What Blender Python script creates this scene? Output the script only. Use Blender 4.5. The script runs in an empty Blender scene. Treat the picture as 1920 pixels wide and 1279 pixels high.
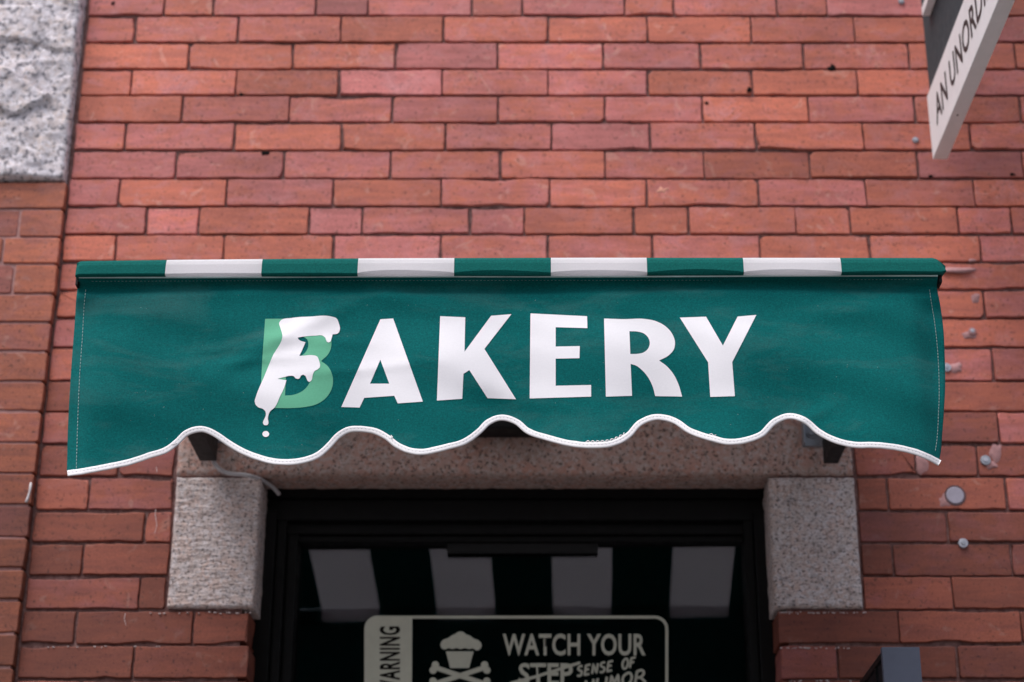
import bpy, bmesh, math, random
import numpy as np
from mathutils import Vector, noise
from mathutils.geometry import delaunay_2d_cdt
random.seed(7)
R = math.radians
sc = bpy.context.scene
col = sc.collection

# ------------------------------------------------------------------ camera
F, CX, CY, TH, D, H = 3523.0, 995.0, 639.5, R(23.0), 3.274, 1.25
CT, ST = math.cos(TH), math.sin(TH)
CAM = (0.0, -D, H)
def ray(px, py):
    a, b = (px - CX) / F, (CY - py) / F
    return (a, CT - b * ST, ST + b * CT)
def at(px, py, Y=0.0):                      # photo pixel -> point on the vertical plane y = Y
    r = ray(px, py); t = (Y + D) / r[1]
    return Vector((r[0] * t, Y, H + r[2] * t))
def atx(px, py, X):                         # photo pixel -> point on the plane x = X
    r = ray(px, py); t = X / r[0]
    return Vector((X, -D + r[1] * t, H + r[2] * t))
def Zof(py, Y=0.0): return at(CX, py, Y).z
cam = bpy.data.cameras.new('camera'); co = bpy.data.objects.new('camera', cam); col.objects.link(co)
co.location = CAM; co.rotation_euler = (R(90) + TH, 0, 0)
cam.sensor_width = 36; cam.lens = 36 * F / 1920; cam.shift_x = -(CX - 960) / 1920
cam.clip_start = .05; cam.clip_end = 500
cam.dof.use_dof = True; cam.dof.aperture_fstop = 4.6
sc.camera = co

# ------------------------------------------------------------------ helpers
def link(name, me, mats, parent=None):
    for m in (mats if isinstance(mats, (list, tuple)) else [mats]): me.materials.append(m)
    o = bpy.data.objects.new(name, me); col.objects.link(o)
    if parent: o.parent = parent
    return o
class MB:
    def __init__(s): s.v = []; s.f = []; s.mi = []; s.sm = []; s.c = []
    def add(s, verts, faces, mi=0, smooth=False, c=None):
        b = len(s.v); s.v += [tuple(p) for p in verts]
        for k, f in enumerate(faces):
            s.f.append([b + i for i in f]); s.mi.append(mi)
            s.sm.append(smooth[k] if isinstance(smooth, list) else smooth); s.c.append(c)
        return s
    def box(s, x0, x1, y0, y1, z0, z1, mi=0, bev=0.0):
        if bev <= 0:
            v = [(x, y, z) for x in (x0, x1) for y in (y0, y1) for z in (z0, z1)]
            f = [(0,1,3,2),(4,6,7,5),(0,4,5,1),(2,3,7,6),(0,2,6,4),(1,5,7,3)]
            return s.add(v, f, mi)
        bm = bmesh.new(); bmesh.ops.create_cube(bm, size=1)
        for w in bm.verts: w.co = ((x0+x1)/2 + w.co.x*(x1-x0), (y0+y1)/2 + w.co.y*(y1-y0), (z0+z1)/2 + w.co.z*(z1-z0))
        bmesh.ops.bevel(bm, geom=bm.edges[:], offset=bev, segments=2, affect='EDGES', profile=.5)
        s.bm(bm, mi); return s
    def bm(s, bm, mi=0, smooth=False):
        bm.verts.index_update()
        s.add([w.co[:] for w in bm.verts], [[w.index for w in f.verts] for f in bm.faces], mi, smooth); bm.free()
    def tube(s, pts, r, n=10, mi=0, flat=1.0):
        pts = [Vector(p) for p in pts]; rings = []; up = Vector((0, 1, 0))
        for i, p in enumerate(pts):
            t = (pts[min(i+1, len(pts)-1)] - pts[max(i-1, 0)]).normalized()
            a = t.cross(up)
            if a.length < 1e-4: a = t.cross(Vector((1, 0, 0)))
            a.normalize(); b = a.cross(t).normalized()
            rr = r[i] if isinstance(r, (list, tuple)) else r
            rings.append([p + a*rr*math.cos(2*math.pi*k/n) + b*rr*flat*math.sin(2*math.pi*k/n) for k in range(n)])
        v = [q for g in rings for q in g]
        f = [(i*n+k, i*n+(k+1) % n, (i+1)*n+(k+1) % n, (i+1)*n+k) for i in range(len(pts)-1) for k in range(n)]
        f += [list(range(n))[::-1], [(len(pts)-1)*n+k for k in range(n)]]
        s.add(v, f, mi, [True]*(len(f)-2) + [False]*2); return s
    def disc(s, c, r, y0, y1, n=20, mi=0, bev=.0008):       # short cylinder along y, front at y0
        x, z = c
        rg = [(r, y1), (r, y0+bev), (r-bev, y0)]
        v = [(x+q*math.cos(2*math.pi*k/n), y, z+q*math.sin(2*math.pi*k/n)) for q, y in rg for k in range(n)]
        f = [(j*n+k, j*n+(k+1) % n, (j+1)*n+(k+1) % n, (j+1)*n+k) for j in range(2) for k in range(n)]
        f.append([2*n+k for k in range(n)])
        s.add(v, f, mi, [True]*(2*n) + [False]); return s
    def build(s, name, mats, parent=None):
        me = bpy.data.meshes.new(name); me.from_pydata(s.v, [], s.f); 
        me.polygons.foreach_set('material_index', s.mi); me.polygons.foreach_set('use_smooth', s.sm)
        if any(c is not None for c in s.c):
            at_ = me.attributes.new('tint', 'FLOAT_COLOR', 'FACE')
            arr = np.array([(c if c is not None else (0, 0, 0)) + (1,) for c in s.c], dtype=np.float32).ravel()
            at_.data.foreach_set('color', arr)
        me.update(); return link(name, me, mats, parent)
def empty(name, loc=(0, 0, 0), label=None, cat=None, group=None):
    o = bpy.data.objects.new(name, None); col.objects.link(o); o.location = loc; tag(o, label, cat, group); o.empty_display_size = .1
    return o
def tag(o, label=None, cat=None, group=None, kind=None):
    if label: o['label'] = label
    if cat: o['category'] = cat
    if group: o['group'] = group
    if kind: o['kind'] = kind
    return o

# ------------------------------------------------------------------ materials
class NT:
    def __init__(s, name):
        s.m = bpy.data.materials.new(name); s.m.use_nodes = True; s.t = s.m.node_tree
        s.p = s.t.nodes['Principled BSDF']; s.out = s.t.nodes['Material Output']
        s.tc = s.t.nodes.new('ShaderNodeTexCoord')
    def n(s, typ, **k):
        q = s.t.nodes.new(typ)
        for a, b in k.items(): setattr(q, a, b)
        return q
    def l(s, a, b): s.t.links.new(a, b)
    def noise(s, scale, detail=4, rough=.55, vec=None, dist=0):
        q = s.n('ShaderNodeTexNoise'); q.inputs['Scale'].default_value = scale; q.inputs['Detail'].default_value = detail
        q.inputs['Roughness'].default_value = rough; q.inputs['Distortion'].default_value = dist
        s.l(vec if vec is not None else s.tc.outputs['Object'], q.inputs['Vector']); return q.outputs['Fac']
    def ramp(s, fac, pts):
        q = s.n('ShaderNodeValToRGB'); s.l(fac, q.inputs['Fac']); e = q.color_ramp.elements
        while len(e) < len(pts): e.new(.5)
        for el, (p, c) in zip(e, pts): el.position = p; el.color = (c if len(c) == 4 else tuple(c)+(1,)) if isinstance(c, tuple) else (c, c, c, 1)
        return q.outputs['Color']
    def mix(s, fac, a, b, mode='MIX'):
        q = s.n('ShaderNodeMix', data_type='RGBA', blend_type=mode)
        for i, x in ((0, fac), (6, a), (7, b)):
            if isinstance(x, (int, float)): q.inputs[i].default_value = x if i == 0 else (x, x, x, 1)
            elif isinstance(x, tuple): q.inputs[i].default_value = x + (1,)
            else: s.l(x, q.inputs[i])
        return q.outputs[2]
    def map(s, scale, vec=None):
        q = s.n('ShaderNodeMapping'); s.l(vec if vec is not None else s.tc.outputs['Object'], q.inputs['Vector']); q.inputs['Scale'].default_value = scale
        return q.outputs['Vector']
    def bump(s, h, strength=.3, dist=.001, prev=None):
        q = s.n('ShaderNodeBump'); q.inputs['Strength'].default_value = strength; q.inputs['Distance'].default_value = dist
        s.l(h, q.inputs['Height'])
        if prev is not None: s.l(prev, q.inputs['Normal'])
        return q.outputs['Normal']
    def fin(s, base, rough=.8, normal=None, spec=.5, metal=0):
        if isinstance(base, tuple): s.p.inputs['Base Color'].default_value = base + (1,)
        else: s.l(base, s.p.inputs['Base Color'])
        if isinstance(rough, (int, float)): s.p.inputs['Roughness'].default_value = rough
        else: s.l(rough, s.p.inputs['Roughness'])
        s.p.inputs['Specular IOR Level'].default_value = spec; s.p.inputs['Metallic'].default_value = metal
        if normal is not None: s.l(normal, s.p.inputs['Normal'])
        return s.m

def brick_mat(name, pink, orange, dark, film, rough=.62):
    t = NT(name)
    a = t.n('ShaderNodeAttribute', attribute_name='tint')
    sep = t.n('ShaderNodeSeparateColor'); t.l(a.outputs['Color'], sep.inputs[0])
    off = t.n('ShaderNodeVectorMath', operation='SCALE'); t.l(a.outputs['Color'], off.inputs[0]); off.inputs['Scale'].default_value = 37.0
    add = t.n('ShaderNodeVectorMath', operation='ADD'); t.l(t.tc.outputs['Object'], add.inputs[0]); t.l(off.outputs[0], add.inputs[1])
    vec = add.outputs[0]
    n1 = t.noise(19, 4, .6, t.map((1, 1, 1.7), vec), .6)
    sm = t.n('ShaderNodeMath', operation='ADD'); t.l(n1, sm.inputs[0]); t.l(sep.outputs[0], sm.inputs[1])
    f1 = t.ramp(sm.outputs[0], [(.70, 0.0), (1.12, 1.0)])
    c = t.mix(f1, pink, orange)
    sv = t.map((6, 6, 40), vec)                                     # fine drag streaks along the brick
    st = t.ramp(t.noise(1.6, 6, .62, sv, .5), [(.36, 0.0), (.74, 1.0)])
    c = t.mix(t.mix(.62, 0.0, st), c, dark)
    big = t.ramp(t.noise(17, 5, .65, vec, .8), [(.52, 0.0), (.74, 1.0)])
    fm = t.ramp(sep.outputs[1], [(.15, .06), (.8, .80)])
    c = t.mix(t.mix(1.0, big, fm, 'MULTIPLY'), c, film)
    pale = t.ramp(t.noise(26, 3, .55, vec, 1.0), [(.62, 0.0), (.70, 1.0)])
    c = t.mix(t.mix(.34, 0.0, pale), c, (.62, .34, .28))
    pit = t.ramp(t.noise(150, 3, .6, vec), [(.60, 0.0), (.68, 1.0)])
    c = t.mix(t.mix(.62, 0.0, pit), c, (.06, .025, .02))
    gr = t.ramp(t.noise(420, 2, .6), [(.3, .80), (.72, 1.16)])
    c = t.mix(1.0, c, gr, 'MULTIPLY')
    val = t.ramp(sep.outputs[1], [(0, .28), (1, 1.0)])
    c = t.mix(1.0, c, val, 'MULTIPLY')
    c = t.mix(1.0, c, 1.42, 'MULTIPLY')
    soot = t.ramp(t.noise(3.2, 5, .6), [(.35, .82), (.65, 1.08)])
    c = t.mix(1.0, c, soot, 'MULTIPLY')
    nb = t.bump(t.noise(60, 5, .65, sv), .28, .0016)
    nb = t.bump(t.noise(330, 4, .7, vec), .35, .0007, nb)
    nb = t.bump(pit, -.5, .0012, nb)
    return t.fin(c, rough, nb, .35)
M = {}
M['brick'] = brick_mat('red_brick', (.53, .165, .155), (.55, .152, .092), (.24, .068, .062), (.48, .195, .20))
M['pier_brick'] = brick_mat('pier_brick', (.42, .135, .11), (.50, .150, .082), (.14, .055, .056), (.30, .14, .145), .7)
def mortar_mat(name, a, b):
    t = NT(name); n = t.noise(90, 5, .7)
    c = t.mix(t.ramp(n, [(.35, 0.0), (.68, 1.0)]), a, b)
    return t.fin(c, .95, t.bump(t.noise(420, 4, .7), .6, .002), .2)
M['mortar'] = mortar_mat('dark_mortar', (.12, .058, .054), (.29, .17, .16))
M['pier_mortar'] = mortar_mat('pink_mortar', (.36, .19, .18), (.46, .27, .255))
def granite(name, base, pinkc, black, tool=0.0, grey=(.55, .52, .55), dots=.5, dsc=115):
    t = NT(name)
    c = t.mix(t.ramp(t.noise(28, 5, .6), [(.38, 0.0), (.66, 1.0)]), base, pinkc)
    v = t.n('ShaderNodeTexVoronoi'); v.inputs['Scale'].default_value = 150; t.l(t.tc.outputs['Object'], v.inputs['Vector'])
    cs = t.n('ShaderNodeSeparateColor'); t.l(v.outputs['Color'], cs.inputs[0])
    c = t.mix(t.ramp(cs.outputs[0], [(.45, 0.0), (.8, .75)]), c, grey)
    spk = t.ramp(t.noise(dsc, 4, .65, t.map((1, 1, 1.5 if tool else 1)), .3), [(.575-.10*(dots-.5), 0.0), (.64-.10*(dots-.5), 1.0)])
    c = t.mix(t.mix(.85, 0.0, spk), c, black)
    sp2 = t.ramp(t.noise(48, 4, .7, None, .6), [(.55, 0.0), (.70, 1.0)])
    c = t.mix(t.mix(.5, 0.0, sp2), c, black)
    gr = t.ramp(t.noise(500, 2, .6), [(.3, .75), (.72, 1.2)])
    c = t.mix(1.0, c, gr, 'MULTIPLY')
    nb = t.bump(t.noise(260, 4, .7), .5, .0015)
    if tool:
        nb = t.bump(t.noise(1.0, 4, .6, t.map((42, 42, 150))), tool, .006, nb)
    return t.fin(c, .8, nb, .3)
M['granite'] = granite('tooled_granite', (.54, .455, .44), (.60, .45, .41), (.06, .05, .055), .8, (.66, .60, .62), .86, 165)
M['lintel'] = granite('brown_granite', (.44, .31, .275), (.50, .275, .225), (.05, .038, .035), 0, (.50, .41, .39), .72, 165)
M['rock'] = granite('rock_faced_granite', (.66, .61, .66), (.70, .59, .56), (.13, .125, .15), 0, (.78, .74, .80), .95, 88)

def fabric(name, c, trans=0.0, lint=True, gr_=.22):
    t = NT(name)
    g = t.ramp(t.noise(430, 4, .75), [(.28, 1-gr_), (.74, 1+gr_)])
    k = t.mix(1.0, c, g, 'MULTIPLY')
    wv = t.ramp(t.noise(1, 2, .6, t.map((160, 160, 1300))), [(.3, 1-.4*gr_), (.7, 1+.4*gr_)])
    k = t.mix(1.0, k, wv, 'MULTIPLY')
    if lint:
        dust = t.ramp(t.noise(5, 5, .65, t.map((1, 1, 3.2)), .6), [(.5, 0.0), (.8, 1.0)])
        k = t.mix(t.mix(.13, 0.0, dust), k, (.25, .36, .35))
        sp = t.ramp(t.noise(260, 2, .5), [(.755, 0.0), (.79, 1.0)])
        k = t.mix(t.mix(.5, 0.0, sp), k, (.42, .5, .48))
    nb = t.bump(t.noise(900, 3, .7), .35, .0006)
    nb = t.bump(t.noise(30, 4, .6), .10, .002, nb)
    t.fin(k, .9, nb, .10)
    t.p.inputs['Sheen Weight'].default_value = .03; t.p.inputs['Sheen Roughness'].default_value = .5
    if trans:
        tr = t.n('ShaderNodeBsdfTranslucent'); t.l(k, tr.inputs['Color'])
        mx = t.n('ShaderNodeMixShader'); mx.inputs[0].default_value = trans
        t.l(t.p.outputs[0], mx.inputs[1]); t.l(tr.outputs[0], mx.inputs[2]); t.l(mx.outputs[0], t.out.inputs['Surface'])
    return t.m
GREEN = (.001, .112, .112)
M['green'] = fabric('green_canvas', GREEN, 0, True, .34)
M['bar_green'] = fabric('striped_green_canvas', (.004, .112, .100), .02, False, .3)
M['white'] = fabric('white_canvas', (.86, .84, .87), .40, False, .04)
M['print_white'] = fabric('white_print', (.88, .86, .90), 0, False, .03)
M['mint'] = fabric('mint_print', (.14, .45, .29), 0, False, .06)
M['trim'] = fabric('white_binding', (.86, .84, .86), 0, False, .05)
def plain(name, c, rough=.5, metal=0, spec=.5, var=.15, bscale=80, bstr=.08):
    t = NT(name)
    k = t.mix(1.0, c, t.ramp(t.noise(35, 5, .65), [(.3, 1-var), (.7, 1+var)]), 'MULTIPLY')
    rr = t.ramp(t.noise(60, 3, .6), [(.3, max(rough-.08, .03)), (.7, rough+.08)])
    return t.fin(k, rr, t.bump(t.noise(bscale, 3, .6), bstr, .001), spec, metal)
M['thread'] = plain('pale_thread', (.33, .45, .44), .9)
M['thread_dark'] = plain('grey_thread', (.52, .50, .54), .9)
M['black'] = plain('black_metal', (.008, .008, .009), .55, 0, .25)
M['black_wood'] = plain('black_painted_wood', (.0045, .0045, .005), .5, 0, .15, .2, 25, .25)
M['zinc'] = plain('zinc_steel', (.32, .33, .37), .45, .6)
M['bolt'] = plain('bright_steel', (.42, .42, .48), .5, .5)
M['filler'] = plain('grey_filler', (.40, .215, .215), .9, 0, .2, .3)
M['cable'] = plain('grey_cable', (.50, .48, .51), .35)
M['sign_white'] = plain('white_sign_board', (.84, .84, .86), .45, 0, .4, .03)
M['sign_under'] = plain('sign_edge', (.50, .48, .46), .55, 0, .4, .03)
M['sign_dark'] = plain('slate_sign_panel', (.052, .068, .078), .65, 0, .15, .06)
M['sign_ink'] = plain('dark_letter_ink', (.022, .026, .03), .5)
M['slate'] = plain('slate_blue_metal', (.105, .115, .165), .5, 0, .5, .06)
M['decal'] = plain('khaki_vinyl', (.50, .50, .42), .6, 0, .3, .06)
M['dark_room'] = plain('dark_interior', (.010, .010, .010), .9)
M['concrete'] = plain('pavement_concrete', (.13, .12, .115), .9, 0, .3, .2, 40, .3)
M['hole'] = plain('black_hole', (.008, .006, .006), .95, 0, .1)
M['chalk'] = plain('white_paint_drip', (.74, .71, .74), .7)
# glass: reflective, mostly clear
t = NT('window_glass')
gl = t.n('ShaderNodeBsdfGlossy'); gl.inputs['Roughness'].default_value = .012; gl.inputs['Color'].default_value = (.92, .92, 1, 1)
tr = t.n('ShaderNodeBsdfTransparent'); tr.inputs['Color'].default_value = (.75, .77, .76, 1)
fr = t.n('ShaderNodeFresnel'); fr.inputs['IOR'].default_value = 1.5
mx = t.n('ShaderNodeMixShader'); t.l(fr.outputs[0], mx.inputs[0]); t.l(tr.outputs[0], mx.inputs[1]); t.l(gl.outputs[0], mx.inputs[2])
t.l(mx.outputs[0], t.out.inputs['Surface']); M['glass'] = t.m

# ------------------------------------------------------------------ ground
g = MB().add([(-60, -60, 0), (60, -60, 0), (60, 60, 0), (-60, 60, 0)], [(0, 1, 2, 3)]).build('pavement', M['concrete'])
tag(g, kind='structure')

# ------------------------------------------------------------------ the building
bld = empty('brick_building', (0, 0, 0), 'red brick building front with granite blocks round a dark glazed doorway', 'building')
JX = .0026                                    # half a joint
# upper courses bleached and filmed, lower damper and redder; further darkening is painted-in shade
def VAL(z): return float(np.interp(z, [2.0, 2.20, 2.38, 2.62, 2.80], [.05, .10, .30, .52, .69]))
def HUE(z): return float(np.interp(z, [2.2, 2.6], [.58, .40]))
def brick(mb, x0, x1, z0, z1, yf=0.0, depth=.013, fine=True, tint=None, mi=0, chip=1.0):
    rnd = random.random
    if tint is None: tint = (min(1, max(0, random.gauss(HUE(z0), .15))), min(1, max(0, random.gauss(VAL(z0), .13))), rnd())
    w, h = x1-x0, z1-z0
    r = .0010 + .0026*rnd()*rnd()
    yo = yf + random.gauss(0, .0009)*(1 if fine else .6)
    tx, tz = random.gauss(0, .004), random.gauss(0, .006)
    out = []
    stp = .011 if fine else .07
    nx, nz = max(2, int(w/stp)), max(2, int(h/stp))
    cr = [r + (.007*rnd() if rnd() < .05 else 0) for _ in range(4)]
    def seg(a, b, n): return [(a[0]+(b[0]-a[0])*k/n, a[1]+(b[1]-a[1])*k/n) for k in range(n+1)]
    P = seg((x0+cr[0], z0), (x1-cr[1], z0), nx) + seg((x1, z0+cr[1]), (x1, z1-cr[2]), nz) + \
        seg((x1-cr[2], z1), (x0+cr[3], z1), nx) + seg((x0, z1-cr[3]), (x0, z0+cr[0]), nz)
    n = len(P); cxm, czm = (x0+x1)/2, (z0+z1)/2
    sx = rnd()*50
    Q = []
    for (x, z) in P:
        if fine:
            a = noise.noise((x*42+sx, z*42, sx))*.0015*chip + noise.noise((x*130, z*130+sx, 3.1))*.0012*chip
            e = noise.noise((x*9+sx, z*9, 7.7)); a -= max(0, e-.36)*.012*chip
        else: a = 0
        dx = a*(1 if x > cxm else -1) if abs(x-cxm) > w/2-r*1.5-.012 and abs(z-czm) < h/2-.0005 else 0
        dz = a*(1 if z > czm else -1) if abs(z-czm) > h/2-.0006 else 0
        Q.append((x+dx, z+dz))
    bv = .0011 + .0013*rnd()
    def ins(p, d):
        x, z = p
        return (x + (d if x < cxm-w/2+.02 else -d if x > cxm+w/2-.02 else 0)*(1 if min(abs(x-x0), abs(x-x1)) < .012 else 0),
                z + (d if z < czm else -d)*(1 if min(abs(z-z0), abs(z-z1)) < .012 else .0))
    def Y(x, z): return yo + tx*(x-cxm) + tz*(z-czm)
    v = [(x, yf+depth, z) for x, z in Q] + [(x, Y(x, z)+bv, z) for x, z in Q]
    I1 = [ins(p, bv*.35) for p in Q]; I2 = [ins(p, bv*1.05) for p in Q]
    v += [(x, Y(x, z)+bv*.3, z) for x, z in I1] + [(x, Y(x, z), z) for x, z in I2]
    f, sm = [], []
    for j in range(3):
        for k in range(n):
            f.append((j*n+k, j*n+(k+1) % n, (j+1)*n+(k+1) % n, (j+1)*n+k)); sm.append(j > 0)
    f.append([3*n+k for k in range(n)]); sm.append(False)
    mb.add(v, f, mi, sm, tint)

PITCH_X = .2085
XL = at(97, 640).x                            # where the pier meets the wall
XR = 1.75
ZLT, ZLB = Zof(714), Zof(894)                 # lintel top and bottom
LX0, LX1 = at(330, 850).x, at(1601, 850).x    # lintel ends
JLx0, JLx1 = at(321, 1010).x, at(484, 1010).x # jamb stones
JRx0, JRx1 = at(1446, 1010).x, at(1611, 1010).x
ZJB = Zof(1143.5)
OX0, OX1 = JLx1 - .002, JRx0 + .002           # door opening
rows = [  # y of the top joint, y of the bottom joint, joints seen in the photo
 (-20, 30, [165,308.5,401.6,593,691,886,979,1171,1264,1456,1550,1742,1836]),
 (30, 80, [253,446.6,639.5,831.6,1027.5,1213,1408,1602.5,1796]),
 (80, 130, [353.5,549.4,741.6,933.4,1130.8,1312.8,1506.8,1704.6,1904]),
 (130, 179.4, [245.8,443,634.6,828.3,1027.5,1214.5,1411.5,1607.8,1803]),
 (179.4, 229.7, [342,542,735,934,1133.8,1317,1515.8,1715.8,1913.6]),
 (229.7, 282.2, [234.6,439,640,835,1034,1219.7,1417,1619,1819]),
 (282.2, 335.1, [330,532.5,733,938,1134.5,1320,1519.6,1721.5,1918.5]),
 (335.1, 387.3, [223,425,625,827,1031,1213,1421.6,1624,1826.6]),
 (387.3, 439.8, [274.7,372.7,579.5,679,882.7,983,1188,1291,1493,1594.6,1796.5,1897]),
 (439.8, 491.4, [216.5,419,625,827,1027.5,1222.7,1425,1631.5,1838.5]),
 (491.4, 544.3, [310,1532,1738,1946]),
 (544.3, 596.9, [205,1640,1845]),
 (596.9, 652.8, [300,1538,1744,1950]),
 (652.8, 714, [195,1652,1862]),
 (714, 772, [290,1757,1965]),
 (772, 833, [185,1664,1871.5]),
 (833, 894.2, [224,1721.5,1832]),
 (894.2, 958, [166,1665,1887]),
 (958, 1018, [271.6,1777.5,1995]),
 (1018, 1080, [155,1674,1897.6]),
 (1080, 1143.4, [261,1786,2010]),
 (1143.4, 1208.3, [142,362,1686,1915]),
 (1208.3, 1274, [250,1570.6,1795.6]),
 (1274, 1339, [150,370,1690,1920]),
]
wall = MB()
def fill(xs, a, b):
    xs = sorted(x for x in xs if a+.03 < x < b-.03)
    if not xs: xs = [a + .11]
    o = [xs[0]]
    for x in xs[1:]:
        while x - o[-1] > .33: o.append(o[-1] + PITCH_X)
        if x - o[-1] < .05: o.pop()
        o.append(x)
    while o[0] - a > .24: o.insert(0, o[0] - PITCH_X)
    while b - o[-1] > .24: o.append(o[-1] + PITCH_X)
    return [a] + o + [b]
def course(z0, z1, xs, fine=True):
    zm = (z0+z1)/2; spans = [(XL+.0008, XR)]
    def cut(a, b, deep_l=False):
        nonlocal spans
        s2 = []
        for p, q in spans:
            if b <= p or a >= q: s2.append((p, q)); continue
            if a > p: s2.append((p, a))
            if b < q: s2.append((b, q))
        spans = s2
    if ZLB < zm < ZLT: cut(LX0-.001, LX1+.001)
    elif ZJB < zm < ZLB: cut(JLx0-.001, JRx1+.001)
    elif zm < ZJB: cut(OX0-.003, OX1+.003)
    for p, q in spans:
        e = fill(xs, p, q)
        for a, b in zip(e[:-1], e[1:]):
            j = [random.gauss(0, .0006) for _ in range(4)]
            open_l = zm < ZJB and abs(a - OX1) < .01; open_r = zm < ZJB and abs(b - OX0) < .01
            JV = JX*.82
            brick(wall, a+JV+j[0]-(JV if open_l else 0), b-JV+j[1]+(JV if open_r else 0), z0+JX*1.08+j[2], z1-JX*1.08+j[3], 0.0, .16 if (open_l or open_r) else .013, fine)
for (yt, yb, js) in rows:
    z1, z0 = Zof(yt), Zof(yb); ym = (yt+yb)/2
    course(z0, z1, [at(x, ym).x for x in js])
ztop, zbot = Zof(-20), Zof(1339)
for k in range(12):
    course(ztop + k*.0605, ztop + (k+1)*.0605, [(-.3 if k % 2 else -.2) + i*PITCH_X for i in range(-6, 12)], False)
k = 0; zz = zbot
while zz > .03:
    z0 = max(.004, zz - .0605); course(z0, zz, [(-.3 if k % 2 else -.2) + i*PITCH_X for i in range(-6, 12)], False); zz = z0; k += 1
ZTOP = ztop + 12*.0605
YM = .0062
for a, b, c, d in ((XL-.03, OX0-.02, 0, ZTOP), (OX1+.02, XR, 0, ZTOP), (OX0-.02, OX1+.02, ZLB+.03, ZTOP)):
    nx, nz = int((b-a)/.06)+1, int((d-c)/.06)+1
    wall.add([(a, YM, c), (b, YM, c), (b, YM, d), (a, YM, d)], [(0, 1, 2, 3)], 1, False, (0, 0, 0))
# thin rain marks on the bricks left of the door and filler smears on the right
def smear(mb, pts, wpx, Y, mi):
    for k in range(len(pts)-1):
        (x0, y0), (x1, y1) = pts[k], pts[k+1]
        w0, w1 = wpx*(.5+.7*random.random()), wpx*(.5+.7*random.random())
        mb.add([at(x0-w0/2, y0, Y), at(x0+w0/2, y0, Y), at(x1+w1/2, y1, Y), at(x1-w1/2, y1, Y)], [(0, 1, 2, 3)], mi, False, (0, 0, 0))
def blob(mb, cx, cy, rx, ry, Y, mi, n=22, wob=.25, h=.0016):
    s = random.random()*30; c = [at(cx, cy, Y-h)]
    for q, yy in ((.72, Y-h*.8), (1, Y+.002)):
        for k in range(n):
            a = 2*math.pi*k/n; w = 1 + wob*noise.noise((math.cos(a)*1.6+s, math.sin(a)*1.6, s))*1.6
            c.append(at(cx+rx*q*w*math.cos(a), cy+ry*q*w*math.sin(a), yy))
    f = [(0, 1+(k+1) % n, 1+k) for k in range(n)] + [(1+k, 1+(k+1) % n, n+1+(k+1) % n, n+1+k) for k in range(n)]
    mb.add(c, f, mi, True, (0, 0, 0))
blob(wall, 1795, 507, 37, 6, -.001, 2, 30, .12, .006)
for a in ((1823, 488, 9, 3), (1829, 560, 11, 13), (1730, 868, 11, 20), (1818, 628, 15, 9), (1792, 690, 14, 11), (1868, 850, 14, 17), (1775, 938, 20, 17), (1858, 872, 12, 9)):
    blob(wall, *a, -.0002, 2, 22, .3, .0008)
blob(wall, 1243, 357, 15, 9, .0004, 3, 20, .5, .0012)
blob(wall, 1285, 360, 24, 6, .0004, 3, 20, .6, .0012)
blob(wall, 1368, 358, 18, 8, .0004, 3, 20, .6, .0012)
for (x, y, rx, ry) in ((212, 6, 5, 4), (497, 287, 11, 5), (452, 176, 5, 4), (1560, 129, 8, 6), (1404, 169, 5, 5), (1324, 193, 4, 4), (1745, 330, 6, 3), (1898, 327, 6, 3), (1560, 127, 4, 9)):
    blob(wall, x, y, rx, ry, -.0003, 4, 16, .5, .0013)
for pts in ([(293, 875), (294, 885)], [(292, 955), (291, 965), (294, 985), (290, 1000)], [(235, 1150), (233, 1160), (236, 1172)]):
    smear(wall, pts, 1.2, -.0030, 5)
for x0, x1, y, n in ((1462, 1625, 1149, 34), (1462, 1600, 1215, 26), (1470, 1600, 1277, 14), (255, 470, 1149, 16), (60, 330, 1213, 10)):  # sky glints on wet brick edges, painted as pale flecks
    for k in range(n):
        x = x0 + (x1-x0)*random.random()**(1.4 if x0 > 1000 else .9); l = 1+4*random.random()
        p = at(x, y+random.gauss(0, .8), -.0012); q = at(x+l, y, -.0012)
        wall.box(p.x, q.x, -.0022, .002, p.z-.0006-.0007*random.random(), p.z+.0006, 5)
M['pale_smear'] = plain('pale_brick_smear', (.60, .27, .20), .8, 0, .3, .15)
M['drip_glint'] = plain('drips_and_painted_glints', (.58, .47, .47), .6)
wall.build('wall', [M['brick'], M['mortar'], M['filler'], M['pale_smear'], M['hole'], M['drip_glint']], bld)

# left pier: its own bricks, flush pale mortar, standing a little proud of the wall
PY = -.016
pier = MB()
py_rows = [340, 392, 444.3, 495, 551, 604.5, 659, 715, 771.6, 829.7, 887.5, 946.7, 1008, 1067.6, 1125, 1187.8, 1250.6, 1313]
pj = [[], [36], [5], [25], [], [-20], [], [-40], [], [-50], [], [-60], [], [-70], [], [-30], []]
PXL = -1.9; PX1 = XL - .0012
def pcourse(z0, z1, xs, fine):
    xs = sorted(x for x in xs if x < PX1-.04) or [PX1-.21]
    e = xs + [PX1]
    while e[0] > PXL: e.insert(0, e[0] - PITCH_X)
    for a, b in zip(e[:-1], e[1:]):
        brick(pier, a+.0026, b-(.0026 if b != PX1 else 0), z0+.0026, z1-.0026, PY, .02, fine and b > -1.35, None, 0, .6)
for k in range(len(py_rows)-1):
    z1, z0 = Zof(py_rows[k], PY), Zof(py_rows[k+1], PY); ym = (py_rows[k]+py_rows[k+1])/2
    pcourse(z0, z1, [at(x, ym, PY).x for x in pj[k]], True)
zz = Zof(py_rows[-1], PY); k = 0
while zz > .03:
    z0 = max(.004, zz-.0605); pcourse(z0, zz, [PX1-.21-(.1 if k % 2 else 0)], False); zz = z0; k += 1
pz1 = Zof(340, PY)
pier.box(PXL, PX1-.0062, PY+.0036, .02, 0, pz1-.002, 1)
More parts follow.
